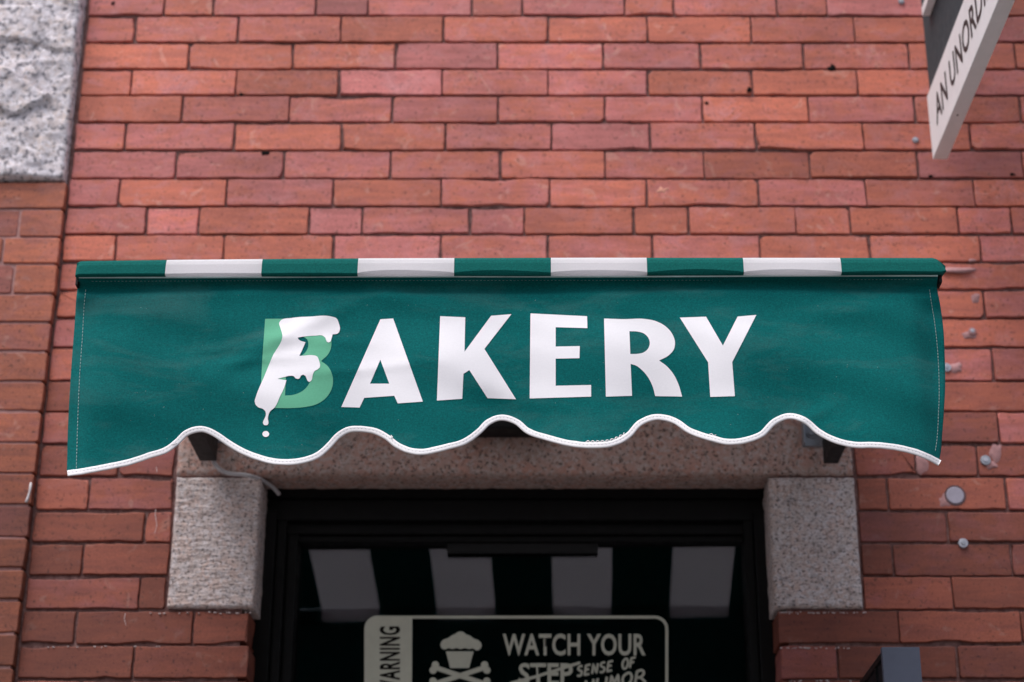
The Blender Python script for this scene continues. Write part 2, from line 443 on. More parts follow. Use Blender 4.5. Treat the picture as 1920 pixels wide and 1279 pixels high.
for pts in ([(58, 905), (57, 915), (55, 924), (52, 934), (49, 942)],):
    n = len(pts); pier.tube([at(x, y, PY-.0008) for x, y in pts], [.0015, .0024, .0016, .0022, .0028], 8, 2)
pier.build('pier', [M['pier_brick'], M['pier_mortar'], M['chalk']], bld)

# stones
def stone(name, x0, x1, z0, z1, yf, yb, mat, step=.005, amp=.001, mode='tool', edge=.004, parent=bld, sd=0.0):
    nx, nz = max(2, int((x1-x0)/step)), max(2, int((z1-z0)/step)); v = []
    for j in range(nz+1):
        for i in range(nx+1):
            x, z = x0+(x1-x0)*i/nx, z0+(z1-z0)*j/nz
            e = min(x-x0, x1-x, z-z0, z1-z)
            q = Vector((x*1.0+sd, z, sd))
            if mode == 'tool':
                d = amp*(noise.noise((x*30, z*125, sd)) + .7*noise.noise((x*90, z*190, sd+4)))
            elif mode == 'rough':
                d = amp*noise.fractal(q*30, .9, 2.1, 5)
            else:
                a = noise.fractal(q*5.5, .8, 2.1, 6); b = 1-abs(noise.noise(q*7+Vector((3, 1, 9))))*2
                c2 = noise.cell(Vector((x*9+.7*noise.noise(q*8), z*11+.8*noise.noise(q*6), sd)))
                d = -amp*(.45 + .45*a + .30*b + .45*c2 + .10*noise.cell(Vector((x*24+noise.noise(q*20), z*30+.8*noise.noise(q*18), 2)))); d *= min(1, e/.005)
                d += .0017*noise.fractal(q*60, .8, 2.1, 4)
            er = edge*(.6+.8*abs(noise.noise((x*40, z*40, sd+9))))
            y = yf + d + (er*(1-min(1, e/er))**2 if e < er else 0)
            jx = .0012*noise.noise((z*60, sd, 1)) if i in (0, nx) else 0
            jz = .0012*noise.noise((x*60, sd, 5)) if j in (0, nz) else 0
            v.append((x+jx, y, z+jz))
    f = [(j*(nx+1)+i, j*(nx+1)+i+1, (j+1)*(nx+1)+i+1, (j+1)*(nx+1)+i) for j in range(nz) for i in range(nx)]
    ring = [i for i in range(nx+1)] + [j*(nx+1)+nx for j in range(1, nz+1)] + [nz*(nx+1)+i for i in range(nx-1, -1, -1)] + [j*(nx+1) for j in range(nz-1, 0, -1)]
    n = len(ring); layers = 6; base = len(v); prev = ring
    fs = [True]*len(f)
    for L in range(1, layers+1):
        cur = []
        for r_ in ring:
            x, y, z = v[r_]; yy = y + (yb-y)*L/layers
            o = .0014*noise.noise((x*50, yy*60, z*50+sd))*(1 if L < layers else 0)
            cur.append(len(v)); v.append((x+o, yy, z+o))
        for k in range(n): f.append((prev[(k+1) % n], prev[k], cur[k], cur[(k+1) % n])); fs.append(True)
        prev = cur
    return MB().add(v, f, 0, fs).build(name, mat, parent)
stone('lintel', LX0+.004, LX1-.004, ZLB+.003, ZLT-.003, -.004, .20, M['lintel'], .006, .0012, 'rough', .006, sd=3.3)
stone('jamb_stone', JLx0+.003, JLx1, ZJB+.003, ZLB-.003, -.006, .17, M['granite'], .003, .0012, 'tool', .004, sd=1.2)
stone('jamb_stone', JRx0, JRx1-.003, ZJB+.003, ZLB-.003, -.006, .17, M['granite'], .003, .0012, 'tool', .004, sd=8.1)
BY = -.017
stone('granite_block', -1.9, at(150, 60, BY).x, Zof(337, BY), Zof(337, BY)+.62, BY, .02, M['rock'], .004, .021, 'rock', .003, sd=5.5)

# doorway: frame, glass, closer, dark room behind
YF, YG = .078, .140
door = MB()
zt = ZLB + .02
hb = Zof(1022, YG)                           # underside of the head
gx0, gx1 = at(556, 1150, YG).x, at(1398, 1150, YG).x
door.box(OX0-.02, OX1+.02, YF, .16, Zof(932, YF), zt, 0)                               # head casing
door.box(OX0-.02, OX1+.02, YF+.012, .159, Zof(975, YF+.012), Zof(932, YF)-.0005, 0, .002)
door.box(OX0-.02, OX1+.02, YF+.030, .158, Zof(1001, YF+.03), Zof(975, YF+.012)-.0005, 0, .002)
door.box(OX0-.02, OX1+.02, YF+.040, .157, hb, Zof(1001, YF+.03)-.0005, 0, .002)
for sgn, o, g_ in ((1, OX0, gx0), (-1, OX1, gx1)):
    a, b = o, o + sgn*.022
    door.box(min(a-.02*sgn, b), max(a-.02*sgn, b), YF+.002, .161, 0, hb+.05, 0, .002)
    a, b = b+sgn*.0005, b + sgn*.018
    door.box(min(a, b), max(a, b), YF+.016, .1605, 0, hb+.04, 0, .002)
    a, b = b+sgn*.0005, g_
    door.box(min(a, b), max(a, b), YF+.034, .1600, .02, hb+.03, 0, .002)
door.box(gx0, gx1, YF+.036, .1595, .02, .30, 0, .002)
do = door.build('door', M['black_wood'], bld)
TA = math.tan(R(.75)); gmid = (gx0+gx1)/2
def yglass(x): return YG - TA*(x-gmid)
gm = MB(); gm.box(gx0-.005, gx1+.005, 0, .006, .29, hb+.012)
gm.v = [(x, y+yglass(x), z) for x, y, z in gm.v]
gobj = gm.build('glass', M['glass'], do)
cl = MB()
c0, c1 = at(838, 1030, YG-.014), at(1121, 1030, YG-.014)
cl.box(c0.x, c1.x, YG-.014, YG-.0065, Zof(1037, YG-.014), hb+.001, 0, .0015)
cl.build('closer', M['black'], do)
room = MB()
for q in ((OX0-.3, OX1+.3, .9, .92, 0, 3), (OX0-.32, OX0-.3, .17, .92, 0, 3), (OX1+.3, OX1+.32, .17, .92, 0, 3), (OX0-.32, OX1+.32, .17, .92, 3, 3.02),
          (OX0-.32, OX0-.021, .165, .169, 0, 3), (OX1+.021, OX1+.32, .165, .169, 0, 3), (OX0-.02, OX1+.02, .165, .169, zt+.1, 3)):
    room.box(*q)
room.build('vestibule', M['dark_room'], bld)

# ------------------------------------------------------------------ shape tools
def smooth_poly(pts, closed=True, ang=48, step=3.0):
    P = [np.array(p, float) for p in pts]; n = len(P); out = []
    def corner(i):
        if not closed and i in (0, n-1): return True
        a, b = P[i]-P[i-1], P[(i+1) % n]-P[i]
        c = a@b/(np.linalg.norm(a)*np.linalg.norm(b)+1e-9)
        return math.degrees(math.acos(max(-1, min(1, c)))) > ang
    C = [corner(i) for i in range(n)]
    for i in range(n if closed else n-1):
        p, q = P[i], P[(i+1) % n]; L = np.linalg.norm(q-p)
        def tan(k):
            a, b = P[k]-P[k-1], P[(k+1) % n]-P[k]; la, lb = np.linalg.norm(a)+1e-9, np.linalg.norm(b)+1e-9
            d = (a/la*lb + b/lb*la); return d/(np.linalg.norm(d)+1e-9)
        m0 = (q-p) if C[i] else tan(i)*L; m1 = (q-p) if C[(i+1) % n] else tan((i+1) % n)*L
        m = max(1, int(L/step))
        for k in range(m):
            s = k/m; s2, s3 = s*s, s**3
            out.append(tuple((2*s3-3*s2+1)*p + (s3-2*s2+s)*m0 + (-2*s3+3*s2)*q + (s3-s2)*m1))
    if not closed: out.append(tuple(P[-1]))
    return out
def inside(p, poly):
    x, y = p; c = False; j = len(poly)-1
    for i in range(len(poly)):
        xi, yi = poly[i]; xj, yj = poly[j]
        if (yi > y) != (yj > y) and x < (xj-xi)*(y-yi)/(yj-yi)+xi: c = not c
        j = i
    return c
def tri_fill(loops, grid=7.0):
    V, E = [], []
    for lp in loops:
        b = len(V); V += [Vector(p) for p in lp]; E += [(b+i, b+(i+1) % len(lp)) for i in range(len(lp))]
    A = np.array([p for lp in loops for p in lp]); lo, hi = A.min(0), A.max(0)
    ins = lambda p: sum(inside(p, lp) for lp in loops) % 2 == 1
    for gx in np.arange(lo[0]+grid/2, hi[0], grid):
        for gy in np.arange(lo[1]+grid/2, hi[1], grid):
            if ins((gx, gy)) and np.min(np.abs(A-np.array((gx, gy))).sum(1)) > grid*.45: V.append(Vector((gx, gy)))
    r = delaunay_2d_cdt(V, E, [], 0, 1e-4)
    vs = [tuple(v) for v in r[0]]
    fs = []
    for f in r[2]:
        f = tuple(f); (x0, y0), (x1, y1), (x2, y2) = (vs[i] for i in f); ar = (x1-x0)*(y2-y0)-(x2-x0)*(y1-y0)
        if abs(ar) < .02 or not ins(((x0+x1+x2)/3, (y0+y1+y2)/3)): continue
        fs.append(f if ar > 0 else f[::-1])
    return vs, fs

# ------------------------------------------------------------------ the awning
YV = -.822
aw = empty('awning', (0, 0, Zof(830)), 'green bakery door awning with striped front bar and scalloped valance edged in white', 'awning')
AWO = Vector((0, 0, Zof(830)))
cam.dof.focus_distance = (Vector((at(900, 680, YV).x*0, YV, at(900, 680, YV).z)) - Vector(CAM)).dot(Vector((0, CT, ST)))
def awp(mb, name, mats):                     # a part of the awning; mesh kept in world coordinates
    o = mb.build(name, mats, aw); o.location = -AWO; return o
ZT, ZB = Zof(520, YV), Zof(872, YV)
kx = [at(x, 800, YV).x for x in (130, 378, 538, 675, 790, 940, 1110, 1232, 1365, 1482, 1640, 1765)]
kp = [math.pi*(i+1) for i in range(len(kx))]
kp[0] = math.pi; kp = [math.pi + math.pi*i for i in range(len(kx))]
XE0, XE1 = at(135, 700, YV).x, at(1768, 700, YV).x
def sstep(a, b, x):
    t_ = min(1, max(0, (x-a)/(b-a))); return t_*t_*(3-2*t_)
FOLDS = []
for (a, b, c, d, w_, h_) in ((420,700,650,575,.014,.0050), (380,660,470,655,.007,.0022), (400,690,560,678,.006,.0022), (500,640,700,650,.007,.0020), (560,712,790,690,.007,.0018),
                             (840,585,700,545,.016,.0040), (1150,560,1330,640,.02,.0030), (1480,800,1560,770,.010,.0030), (250,600,200,800,.03,.0040), (148,556,180,553,.004,.0022), (1500,600,1700,570,.02,.0040), (880,720,1010,770,.016,.0030)):
    p_, q_ = at(a, b, YV), at(c, d, YV); FOLDS.append((p_.x, p_.z, q_.x, q_.z, w_, h_*.72))
def gv(x, z):
    t_ = (ZT - z)/(ZT-ZB) + .022*noise.noise((x*4.5, 3.3, 8)); tc = min(1.15, max(0, t_))
    ph = float(np.interp(x, kx, kp)); w = math.cos(ph)          # +1 at the peaks of the scallop, -1 in the lobes
    y = YV + .008*tc**1.6*w - .020*tc**2 - .004*math.sin(math.pi*min(1, tc))
    n1 = noise.noise((x*3.1+4, z*4.2, 2.2)); n2 = noise.noise((x*2.0 + z*5.0, z*7.0 - x*1.2, 9.1))
    y += (.015*n1 + .009*n2)*math.sin(math.pi*min(1, .12+tc*.75))
    d = (x*.35 + z); y += .0065*noise.noise((x*2.2, d*14.0, 5.0))*sstep(0.05, .35, tc)*(1 - sstep(.7, 1.0, tc))
    y += -.006*sstep(.022, .0, t_) + .009*sstep(.012, .035, t_)*sstep(.10, .05, t_) + .0015*noise.noise((x*11, z*30, 3))*sstep(.45, .1, tc)   # tucked hem at the top
    y += .0022*noise.noise((x*14, z*9, 13))
    for (x0, z0, x1, z1, w_, h_) in FOLDS:
        ux, uz = x1-x0, z1-z0; L2 = ux*ux+uz*uz; u = ((x-x0)*ux+(z-z0)*uz)/L2; d_ = abs((x-x0)*uz-(z-z0)*ux)/math.sqrt(L2)
        if -.3 < u < 1.3 and d_ < w_*3: y -= h_*math.exp(-(d_/w_)**2)*sstep(-.3, .25, u)*sstep(1.3, .75, u)
    y += (.016*sstep(.045, 0, XE1-x) + .010*sstep(.04, 0, x-XE0))*sstep(.04, .2, t_)
    return y
def onv(px, py, off=0.0):
    Y = YV
    for _ in range(7):
        p = at(px, py, Y); Y = gv(p.x, p.z) - off
    return at(px, py, Y)
edge = [(127,893),(150,890),(200,881),(250,870),(285,858),(311,850),(335,833),(352,817),(378,810),(404.6,821),(423.7,834),(447.7,848.6),(483.6,863),(507.6,869.7),(538.7,872),(567.5,869),(598.6,858),(620,840),(639,820),(653.7,811.5),(675,809.8),(701.7,813.9),(723,824.7),(740,838),(760,848),(790,853),(820,848),(840,843),(873,833),(902.5,812),(919,796),(940,788.5),(965,795.4),(985.8,812),(1027.5,826.7),(1069,837),(1110.8,840.4),(1148,837),(1181.7,820.4),(1202.5,798),(1231.7,787.5),(1260.8,793.3),(1290,812),(1331.7,826.7),(1365,834),(1398,830.8),(1431.7,818),(1456.7,794),(1481.7,785.5),(1506.7,793.3),(1531.7,814),(1565,830.8),(1598,839),(1639.6,840),(1684,845),(1721.5,855),(1743,864),(1759.5,873)]
es = smooth_poly(edge, False, 60, 3.5)
left = [(125.2,880),(127.6,794),(133,700),(139.6,610),(144.5,545),(148,519.5)]
right = [(1759,517),(1757,534),(1763,571),(1768.6,612.6),(1771.4,665),(1772.5,721.5),(1769.5,778),(1764.6,845)]
lo_ = [(p[0], p[1]-1.0) for p in es]
outline = lo_ + smooth_poly(right, False, 60, 6)[::-1] + [(148+(1759-148)*k/200, 519.5-2.5*k/200) for k in range(200, -1, -1)][1:] + smooth_poly(left, False, 60, 6)[::-1][1:]
vs, fs = tri_fill([outline], 6.5)
mb = MB(); mb.add([onv(*p) for p in vs], [f[::-1] for f in fs], 0, True)
va = awp(mb, 'valance', M['green'])
def child(mb, name, mats, par=None): return mb.build(name, mats, par or va)
md = va.modifiers.new('cloth thickness', 'SOLIDIFY'); md.thickness = .0009; md.offset = -1
# white binding along the scalloped edge: a flattened tape folded over the cloth
def offs(path, d):
    o = []
    for i, p in enumerate(path):
        a, b = np.array(path[max(i-1, 0)]), np.array(path[min(i+1, len(path)-1)]); t_ = (b-a)/(np.linalg.norm(b-a)+1e-9)
        o.append((p[0]+t_[1]*d, p[1]-t_[0]*d))            # d > 0 : upwards in the photo
    return o
tb = MB(); prof = [(11.0, .0002), (10.8, .0014), (9.6, .0020), (6.8, .0021), (6.0, .0019), (5.2, .0021), (2.0, .0023), (.4, .0017), (-.5, .0002), (-.2, -.0012), (2, -.0020), (9.5, -.0019), (11, -.001)]
rings = []
for d_, off in prof:
    q = offs(es, d_ if d_ > 0 else d_)
    rings.append([onv(x + .35*noise.noise((i*.13, d_, 0)), y + .5*noise.noise((i*.21, d_*.2, 4)), off) for i, (x, y) in enumerate(q)])
n, m = len(prof), len(es)
tb.add([p for r_ in rings for p in r_], [(j*m+i, ((j+1) % n)*m+i, ((j+1) % n)*m+i+1, j*m+i+1) for j in range(n) for i in range(m-1)] + [[j*m for j in range(n)], [j*m+m-1 for j in range(n)][::-1]], 0, True)
child(tb, 'binding', M['trim'])
# stitching
stt = MB()
def stitches(path, gap, ln, w, off, mi, zig=0.0):
    path = [np.array(p) for p in path]; seg = [np.linalg.norm(path[i+1]-path[i]) for i in range(len(path)-1)]; cum = np.concatenate([[0], np.cumsum(seg)])
    s = 2.0; k = 0
    while s + ln < cum[-1]:
        def pt(u): return np.array([np.interp(u, cum, [p[0] for p in path]), np.interp(u, cum, [p[1] for p in path])])
        a, b = pt(s), pt(s+ln); t_ = (b-a)/(np.linalg.norm(b-a)+1e-9); nn = np.array([t_[1], -t_[0]])
        if zig: a = a+nn*zig*(1 if k % 2 else -1); b = b-nn*zig*(1 if k % 2 else -1)
        stt.tube([onv(*a, off), onv(*((a+b)/2), off+.0003), onv(*b, off)], w, 5, mi)
        s += gap; k += 1
stitches([(161, 541), (158, 570), (154, 640), (149.5, 700), (146, 780), (143.5, 860), (143, 882)], 6.5, 4.2, .00045, .0004, 0)
stitches(smooth_poly([(1742.5, 541), (1746, 566), (1751, 595), (1756, 635), (1760, 690), (1761, 735), (1759.5, 778), (1756.6, 826), (1753, 850)], False, 60, 8), 6.0, 4.0, .00045, .0004, 0)
stitches(offs(es, 6.6), 7.0, 3.2, .00038, .0017, 1, 1.3)
stitches([(170, 527.5), (500, 526.5), (900, 526), (1300, 525.5), (1735, 524)], 7, 3.5, .00018, .0003, 0)
tz = offs([p for p in es if 1092 < p[0] < 1182], 12.5); stitches(tz, 4.5, 4.0, .0006, .0008, 2, 1.6)
tz = offs([p for p in es if 1322 < p[0] < 1345], 12.5); stitches(tz, 4.5, 4.0, .0005, .0008, 2, 1.3)
for a, b in (((335, 829), (321, 834)), ((733, 824), (733.5, 816)), ((733, 824), (736, 818))):
    stt.tube([onv(*a, .001), onv((a[0]+b[0])/2+1, (a[1]+b[1])/2, .003), onv(*b, .002)], .0005, 5, 2)
child(stt, 'stitching', [M['thread'], M['thread_dark'], M['trim']])
# printed letters
c6 = lambda L: [(460+x*.21898, 560+y*.21898) for x, y in L]
c7 = lambda L: [(880+x*.291667, 560+y*.291667) for x, y in L]
def letter(loops, name, mat, off, ang=48):
    vs, fs = tri_fill([smooth_poly(l, True, ang, 3.0) for l in loops], 8.0)
    child(MB().add([onv(x, y, off) for x, y in vs], [f[::-1] for f in fs], 0, True), name, mat)
Bo = c6([(170,173),(420,173),(560,178),(660,215),(715,290),(737,370),(735,415),(712,472),(648,535),(700,572),(738,635),(751,700),(736,780),(690,850),(620,900),(510,928),(400,937),(255,937),(128,937),(135,720),(150,450)])
Bh1 = c6([(380,330),(500,330),(530,352),(539,400),(522,450),(480,488),(400,490)])
Bh2 = c6([(340,830),(346,700),(355,600),(450,600),(530,620),(560,670),(549,720),(515,770),(465,805),(400,826)])
letter([Bo, Bh1, Bh2], 'mint_letter', M['mint'], .0005)
drip = c6([(290,205),(300,190),(400,165),(550,154),(740,154),(780,168),(800,210),(809,270),(795,296),(748,306),(737,345),(726,371),(710,376),(696,366),(685,335),(665,318),(600,317),(500,325),(447,334),(455,348),(515,374),(490,432),(462,490),(500,488),(580,485),(615,495),(631,530),(636,590),(620,606),(592,620),(577,655),(562,706),(545,714),(530,700),(515,662),(495,651),(476,660),(465,682),(450,689),(430,683),(415,665),(385,661),(330,672),(277,687),(352,699),(330,770),(300,830),(245,938),(212,965),(197,1000),(193,1030),(198,1068),(190,1082),(160,1083),(150,1065),(163,1030),(175,1000),(170,962),(150,944),(110,930),(86,905),(80,882),(92,835),(160,670),(230,500),(316,303),(300,250)])
letter([drip], 'icing_letter', M['print_white'], .0010, 62)
letter([c6([(175+29*math.cos(a), 1159+26*math.sin(a)) for a in np.linspace(0, 2*math.pi, 15)[:-1]])], 'icing_drop', M['print_white'], .0006)
letter([c6([(1156,177),(1266,170),(1520,882),(1305,897),(1275,832),(1018,850),(978,933),(822,928)]), c6([(1156,523),(1232,728),(1068,728)])], 'letter', M['print_white'], .0006, 5)
letter([[(825.3,592.9),(872.4,595),(871,659.6),(920.8,592.1),(958.8,589.2),(908.3,654.2),(967.5,748.7),(914.1,746.7),(880,694),(869,701),(866.7,747.9),(819.2,751.2)]], 'letter', M['print_white'], .0006, 5)
letter([c7([(393,95),(757,113),(759,190),(555,184),(555,308),(710,305),(708,383),(555,386),(555,560),(783,555),(783,630),(388,642)])], 'letter', M['print_white'], .0006, 2)
letter([c7([(866,128),(1000,132),(1120,130),(1200,145),(1265,181),(1305,228),(1322,280),(1315,325),(1285,362),(1220,398),(1270,435),(1315,490),(1345,552),(1368,630),(1195,627),(1180,570),(1150,508),(1110,460),(1070,430),(1037,420),(1046,625),(878,630)]), c7([(1029,210),(1080,212),(1125,226),(1152,255),(1160,285),(1150,320),(1120,346),(1080,355),(1035,356)])], 'letter', M['print_white'], .0006, 40)
letter([c7([(1353,122),(1522,116),(1630,302),(1725,115),(1845,105),(1690,408),(1707,627),(1549,632),(1535,410)])], 'letter', M['print_white'], .0006, 3)

# front bar wrapped in striped canvas
YB = -.838
fb = MB()
cuts = [142, 311, 491, 671, 851.5, 1033, 1213, 1394, 1577, 1774]
zb_t = lambda px: Zof(np.interp(px, [142, 320, 700, 1100, 1760], [488.5, 486, 483, 482, 482.5]), YB)
zb_b = lambda px: Zof(np.interp(px, [142, 320, 1760], [517, 516.5, 512.5]), YB)
NS = 26; prevring = None
for ci in range(9):
    a, b = cuts[ci], cuts[ci+1]
    rings = []
    for k in range(NS+1):
        px = a + (b-a)*k/NS; s = k/NS
        X = at(px, 500, YB).x; zt_, zb_ = zb_t(px), zb_b(px)
        cham_t = cham_b = yb_ = 0
        if px > 1756: q = (px-1756)/18; cham_t = q*.0125; cham_b = q*q*.004; yb_ = q*.004
        if px < 152: q = (152-px)/10; cham_t = q*q*.0035; yb_ = q*q*.004
        hgt = zt_-zb_
        arc = (.03 + .15*math.sin(math.pi*s)**.6 if ci in (3, 4, 5, 6, 7) else .03+.03*math.sin(math.pi*s))*hgt*(1+.55*noise.noise((X*9, ci*3.1, 2)))
        jit = .0006*noise.noise((X*30, 0, 1))
        zt_ -= cham_t; zb_ += cham_b
        pr = [(-.800, zt_-.0005), (YB+.012, zt_+.0012+jit), (YB+.0035, zt_+.0006), (YB+.0008+yb_, zt_-.0035), (YB-.0010+yb_, zt_-hgt*.35),
              (YB-.0022+yb_, zb_+arc+.0012), (YB-.0012+yb_+arc*.25, zb_+arc*.45+.0004), (YB+.0014+arc*.2, zb_+.0003), (YB+.0052, zb_), (YB+.0075, zb_+.0010), (-.800, zb_+.0055)]
        rings.append([(X, y_, z_) for y_, z_ in pr])
    n = len(rings[0])
    f = [(k*n+j, k*n+j+1, (k+1)*n+j+1, (k+1)*n+j) for k in range(NS) for j in range(n-1)] + [((k+1)*n, k*n, k*n+n-1, (k+1)*n+n-1) for k in range(NS)]
    if ci == 0: f.append(list(range(n))[::-1])
    if ci == 8: f.append([NS*n+j for j in range(n)])
    smf = [(j not in (2,)) for k in range(NS) for j in range(n-1)] + [False]*(len(f)-NS*(n-1))
    fb.add([p for r_ in rings for p in r_], f, 1 if ci % 2 else 0, False)
bar = awp(fb, 'front_bar', [M['bar_green'], M['white']])
# pale valance spline just under the bar, and the bar's end plug
sp = MB()
sp.tube([onv(148 + (1758-148)*k/60, 520.2-3.0*k/60+.4*math.sin(k*.21), .0040) for k in range(61)], .0013, 8)
sp.build('valance_spline', plain('pale_green_spline', (.50, .66, .65), .5), bar)
ep = MB(); e0 = at(1761, 524, YV+.002)
ep.box(e0.x-.002, e0.x+.003, YV-.004, YV+.02, e0.z-.007, e0.z+.006, 0, .001); ep.build('end_plug', M['black'], bar); ep = MB(); e1 = at(146, 527, YV)
ep.box(e1.x-.003, e1.x+.001, YV-.002, YV+.02, e1.z-.007, e1.z+.007, 0, .001); ep.build('end_plug', M['black'], bar)
# canopy: striped canvas from the wall rail down to the bar
cn = MB(); zf = zb_t(900)-.002; zw = zf + .255
for ci in range(9):
    x0, x1 = at(cuts[ci], 500, YB).x, at(cuts[ci+1], 500, YB).x
    g_ = []
    NYY, NXX = 16, 8
    for j in range(NYY+1):
        for i in range(NXX+1):
            s = j/NYY; x = x0+(x1-x0)*i/NXX
            g_.append((x, -.802+.800*s, zf+(zw-zf)*s - .012*math.sin(math.pi*s) + .003*noise.noise((x*5, s*3, 1))*math.sin(math.pi*s)))
    cn.add(g_, [(j*(NXX+1)+i, j*(NXX+1)+i+1, (j+1)*(NXX+1)+i+1, (j+1)*(NXX+1)+i) for j in range(NYY) for i in range(NXX)], 1 if ci % 2 else 0, True)
awp(cn, 'canopy', [M['bar_green'], M['white']])
rl = MB(); rl.box(at(150, 500, YB).x, at(1770, 500, YB).x, -.045, -.0035, zw-.035, zw+.02, 0, .004)
awp(rl, 'wall_rail', M['black'])
# arms and wall brackets
def arm(pxa, pya, sgn, wd_):
    p = at(pxa, pya, -.05); w = wd_
    mb = MB(); zc = p.z + .022
    x0 = p.x; xe = x0 + sgn*.0
    v = []
    za = zf - .022
    bmv = [(x0-w/2, -.035, zc-.022), (x0+w/2, -.035, zc-.022), (x0+w/2, -.035, zc+.022), (x0-w/2, -.035, zc+.022),
           (x0-w/2, -.800, za-.014), (x0+w/2, -.800, za-.014), (x0+w/2, -.800, za+.012), (x0-w/2, -.800, za+.012)]
    mb.add(bmv, [(0,1,2,3),(7,6,5,4),(0,4,5,1),(1,5,6,2),(2,6,7,3),(3,7,4,0)])
    return awp(mb, 'arm', M['black'])
arm(388, 859, -1, .031); arm(1560, 864, 1, .026)
def wbracket(px, py, mat, wpx, hpx, bolt=True):
    p0, p1 = at(px, py, -.012), at(px+wpx, py-hpx, -.012)
    mb = MB(); mb.box(p0.x, p1.x, -.011, -.0035, p0.z, p1.z, 0, .001)
    mb.box(p0.x+.0005, p0.x+.0035, -.024, -.0105, p0.z+.001, p1.z, 0, .0008); mb.box(p1.x-.0035, p1.x-.0005, -.040, -.0105, p0.z+.001, p1.z, 0, .0008)
    o = awp(mb, 'wall_bracket', mat)
    if bolt:
        b = MB(); b.disc(((p0.x+p1.x)/2-.001, (p0.z+p1.z)/2), .0095, -.014, -.0108); b.disc(((p0.x+p1.x)/2-.001, (p0.z+p1.z)/2), .006, -.019, -.0138, 6)
        b.build('bolt', M['zinc'], o)
    return o
wbracket(1505.5, 836, M['zinc'], 34, 45)
wbracket(369, 852, M['black'], 32, 60, False)
mb = MB(); p0, p1 = at(404, 829, -.01), at(428, 790, -.01); mb.box(p0.x, p1.x, -.012, -.0035, p0.z, p1.z, 0, .001); awp(mb, 'wall_bracket', M['zinc'])
mb = MB(); p0, p1 = at(868, 822, -.004), at(1040, 760, -.004); mb.box(p0.x, p1.x, -.06, -.0045, p0.z, p1.z, 0, .004); awp(mb, 'wall_bracket', M['black'])

# ------------------------------------------------------------------ cable
cb = MB()
cpts = smooth_poly([(400, 815), (399, 845), (401, 866), (412, 880), (430, 888), (450, 889.5), (475, 894), (496, 903), (512, 914), (523, 927)], False, 90, 4)
P3 = []
for i, (x, y) in enumerate(cpts):
    s = i/(len(cpts)-1)
    P3.append(at(x, y, -.026 + (.0 if x < 470 else (x-470)/53*.085)))
cb.tube(P3, .0040, 10)
c_o = cb.build('cable', M['cable']); tag(c_o, 'thin grey cable drooping from the awning bracket to the door frame corner', 'cable')

# ------------------------------------------------------------------ door sticker
YS = YG - .0012
sg = empty('warning_sticker', at(968, 1279, YS), 'khaki warning sticker with cupcake and crossbones on the door glass', 'sticker')
SO = Vector(sg.location); kk = [0]
def sp_part(name, fn, mat=None):
    mb = MB(); fn(mb); o = mb.build(name, mat or M['decal'], sg); o.location = -SO; return o
def dpt(x, y, lift=0.0): return at(x, y, yglass(at(x, y, YS).x) - .0012 - lift)
u6 = lambda x, y: (660+x*.32292, 1130+y*.32292)
def ribbon(mb, pts, w, lift):
    pts = [np.array(p, float) for p in pts]; L, Rr = [], []
    for i in range(len(pts)):
        a, b = pts[max(i-1, 0)], pts[min(i+1, len(pts)-1)]; t_ = (b-a)/(np.linalg.norm(b-a)+1e-9); nn = np.array([-t_[1], t_[0]])*w/2
        L.append(pts[i]+nn); Rr.append(pts[i]-nn)
    n = len(pts)
    mb.add([dpt(*p, lift) for p in L] + [dpt(*p, lift) for p in Rr], [(i, i+1, n+i+1, n+i) for i in range(n-1)])
def poly(mb, pts, lift): mb.add([dpt(*p, lift) for p in pts], [list(range(len(pts)))])
def circ(mb, x, y, r, lift, n=18): poly(mb, [(x+r*math.cos(2*math.pi*k/n), y+r*math.sin(2*math.pi*k/n)) for k in range(n)], lift)
YE = 1530
def border(mb):
    r = 24; out_, in_ = [], []
    for cx_, cy_, a0 in ((1252-r, 1154+r, -90), (682+r+1.5, 1154+r, 180)):
        pass
    def rr(x0, x1, y0, y1, r):
        p = []
        for cx_, cy_, a0 in ((x1-r, y0+r, -90), (x1-r, y1-r, 0), (x0+r, y1-r, 90), (x0+r, y0+r, 180)):
            p += [(cx_+r*math.cos(R(a0+9*k)), cy_+r*math.sin(R(a0+9*k))) for k in range(11)]
        return p
    o_, i_ = rr(683, 1253, 1154.5, YE, 25), rr(688.5, 1247.5, 1160, YE-6, 20); n = len(o_)
    mb.add([dpt(*p) for p in o_+i_], [(k, (k+1) % n, n+(k+1) % n, n+k) for k in range(n)])
sp_part('border', border)
def band(mb):
    r = 20; p = [(688+r+r*math.cos(R(180+9*k)), 1159.5+r+r*math.sin(R(180+9*k))) for k in range(11)]
    poly(mb, p + [(773, 1159.5), (771, YE-6), (700, YE-6), (688, YE-20)], .0002)
sp_part('band', band)
def text_part(name, txt, fn, mat, lift, offset=0.0, shear=0.0, par=None, org=None, sp_=1.0):
    cu = bpy.data.curves.new('t', 'FONT'); cu.body = txt; cu.offset = offset; cu.shear = shear; cu.resolution_u = 3; cu.space_character = sp_
    ob = bpy.data.objects.new('t', cu); col.objects.link(ob)
    dg = bpy.context.evaluated_depsgraph_get(); me = bpy.data.meshes.new_from_object(ob.evaluated_get(dg))
    bpy.data.objects.remove(ob)
    V = np.array([v.co[:] for v in me.vertices]); lo, hi = V.min(0), V.max(0)
    for v in me.vertices:
        u, w = (v.co.x-lo[0])/(hi[0]-lo[0]), (v.co.y-lo[1])/(hi[1]-lo[1])
        v.co = fn(u, w)
    me.name = name
    o = link(name, me, mat, par or sg); o.location = -(org if org is not None else SO); return o
text_part('lettering', 'WARNING', lambda u, w: dpt(711.6+(750.4-711.6)*(1-w), 1302-(1302-1174.5)*u, .0006), M['hole'], .0006, .028, 0, None, None, 1.12)
w0, w1 = u6(875, 308), u6(1705, 180)
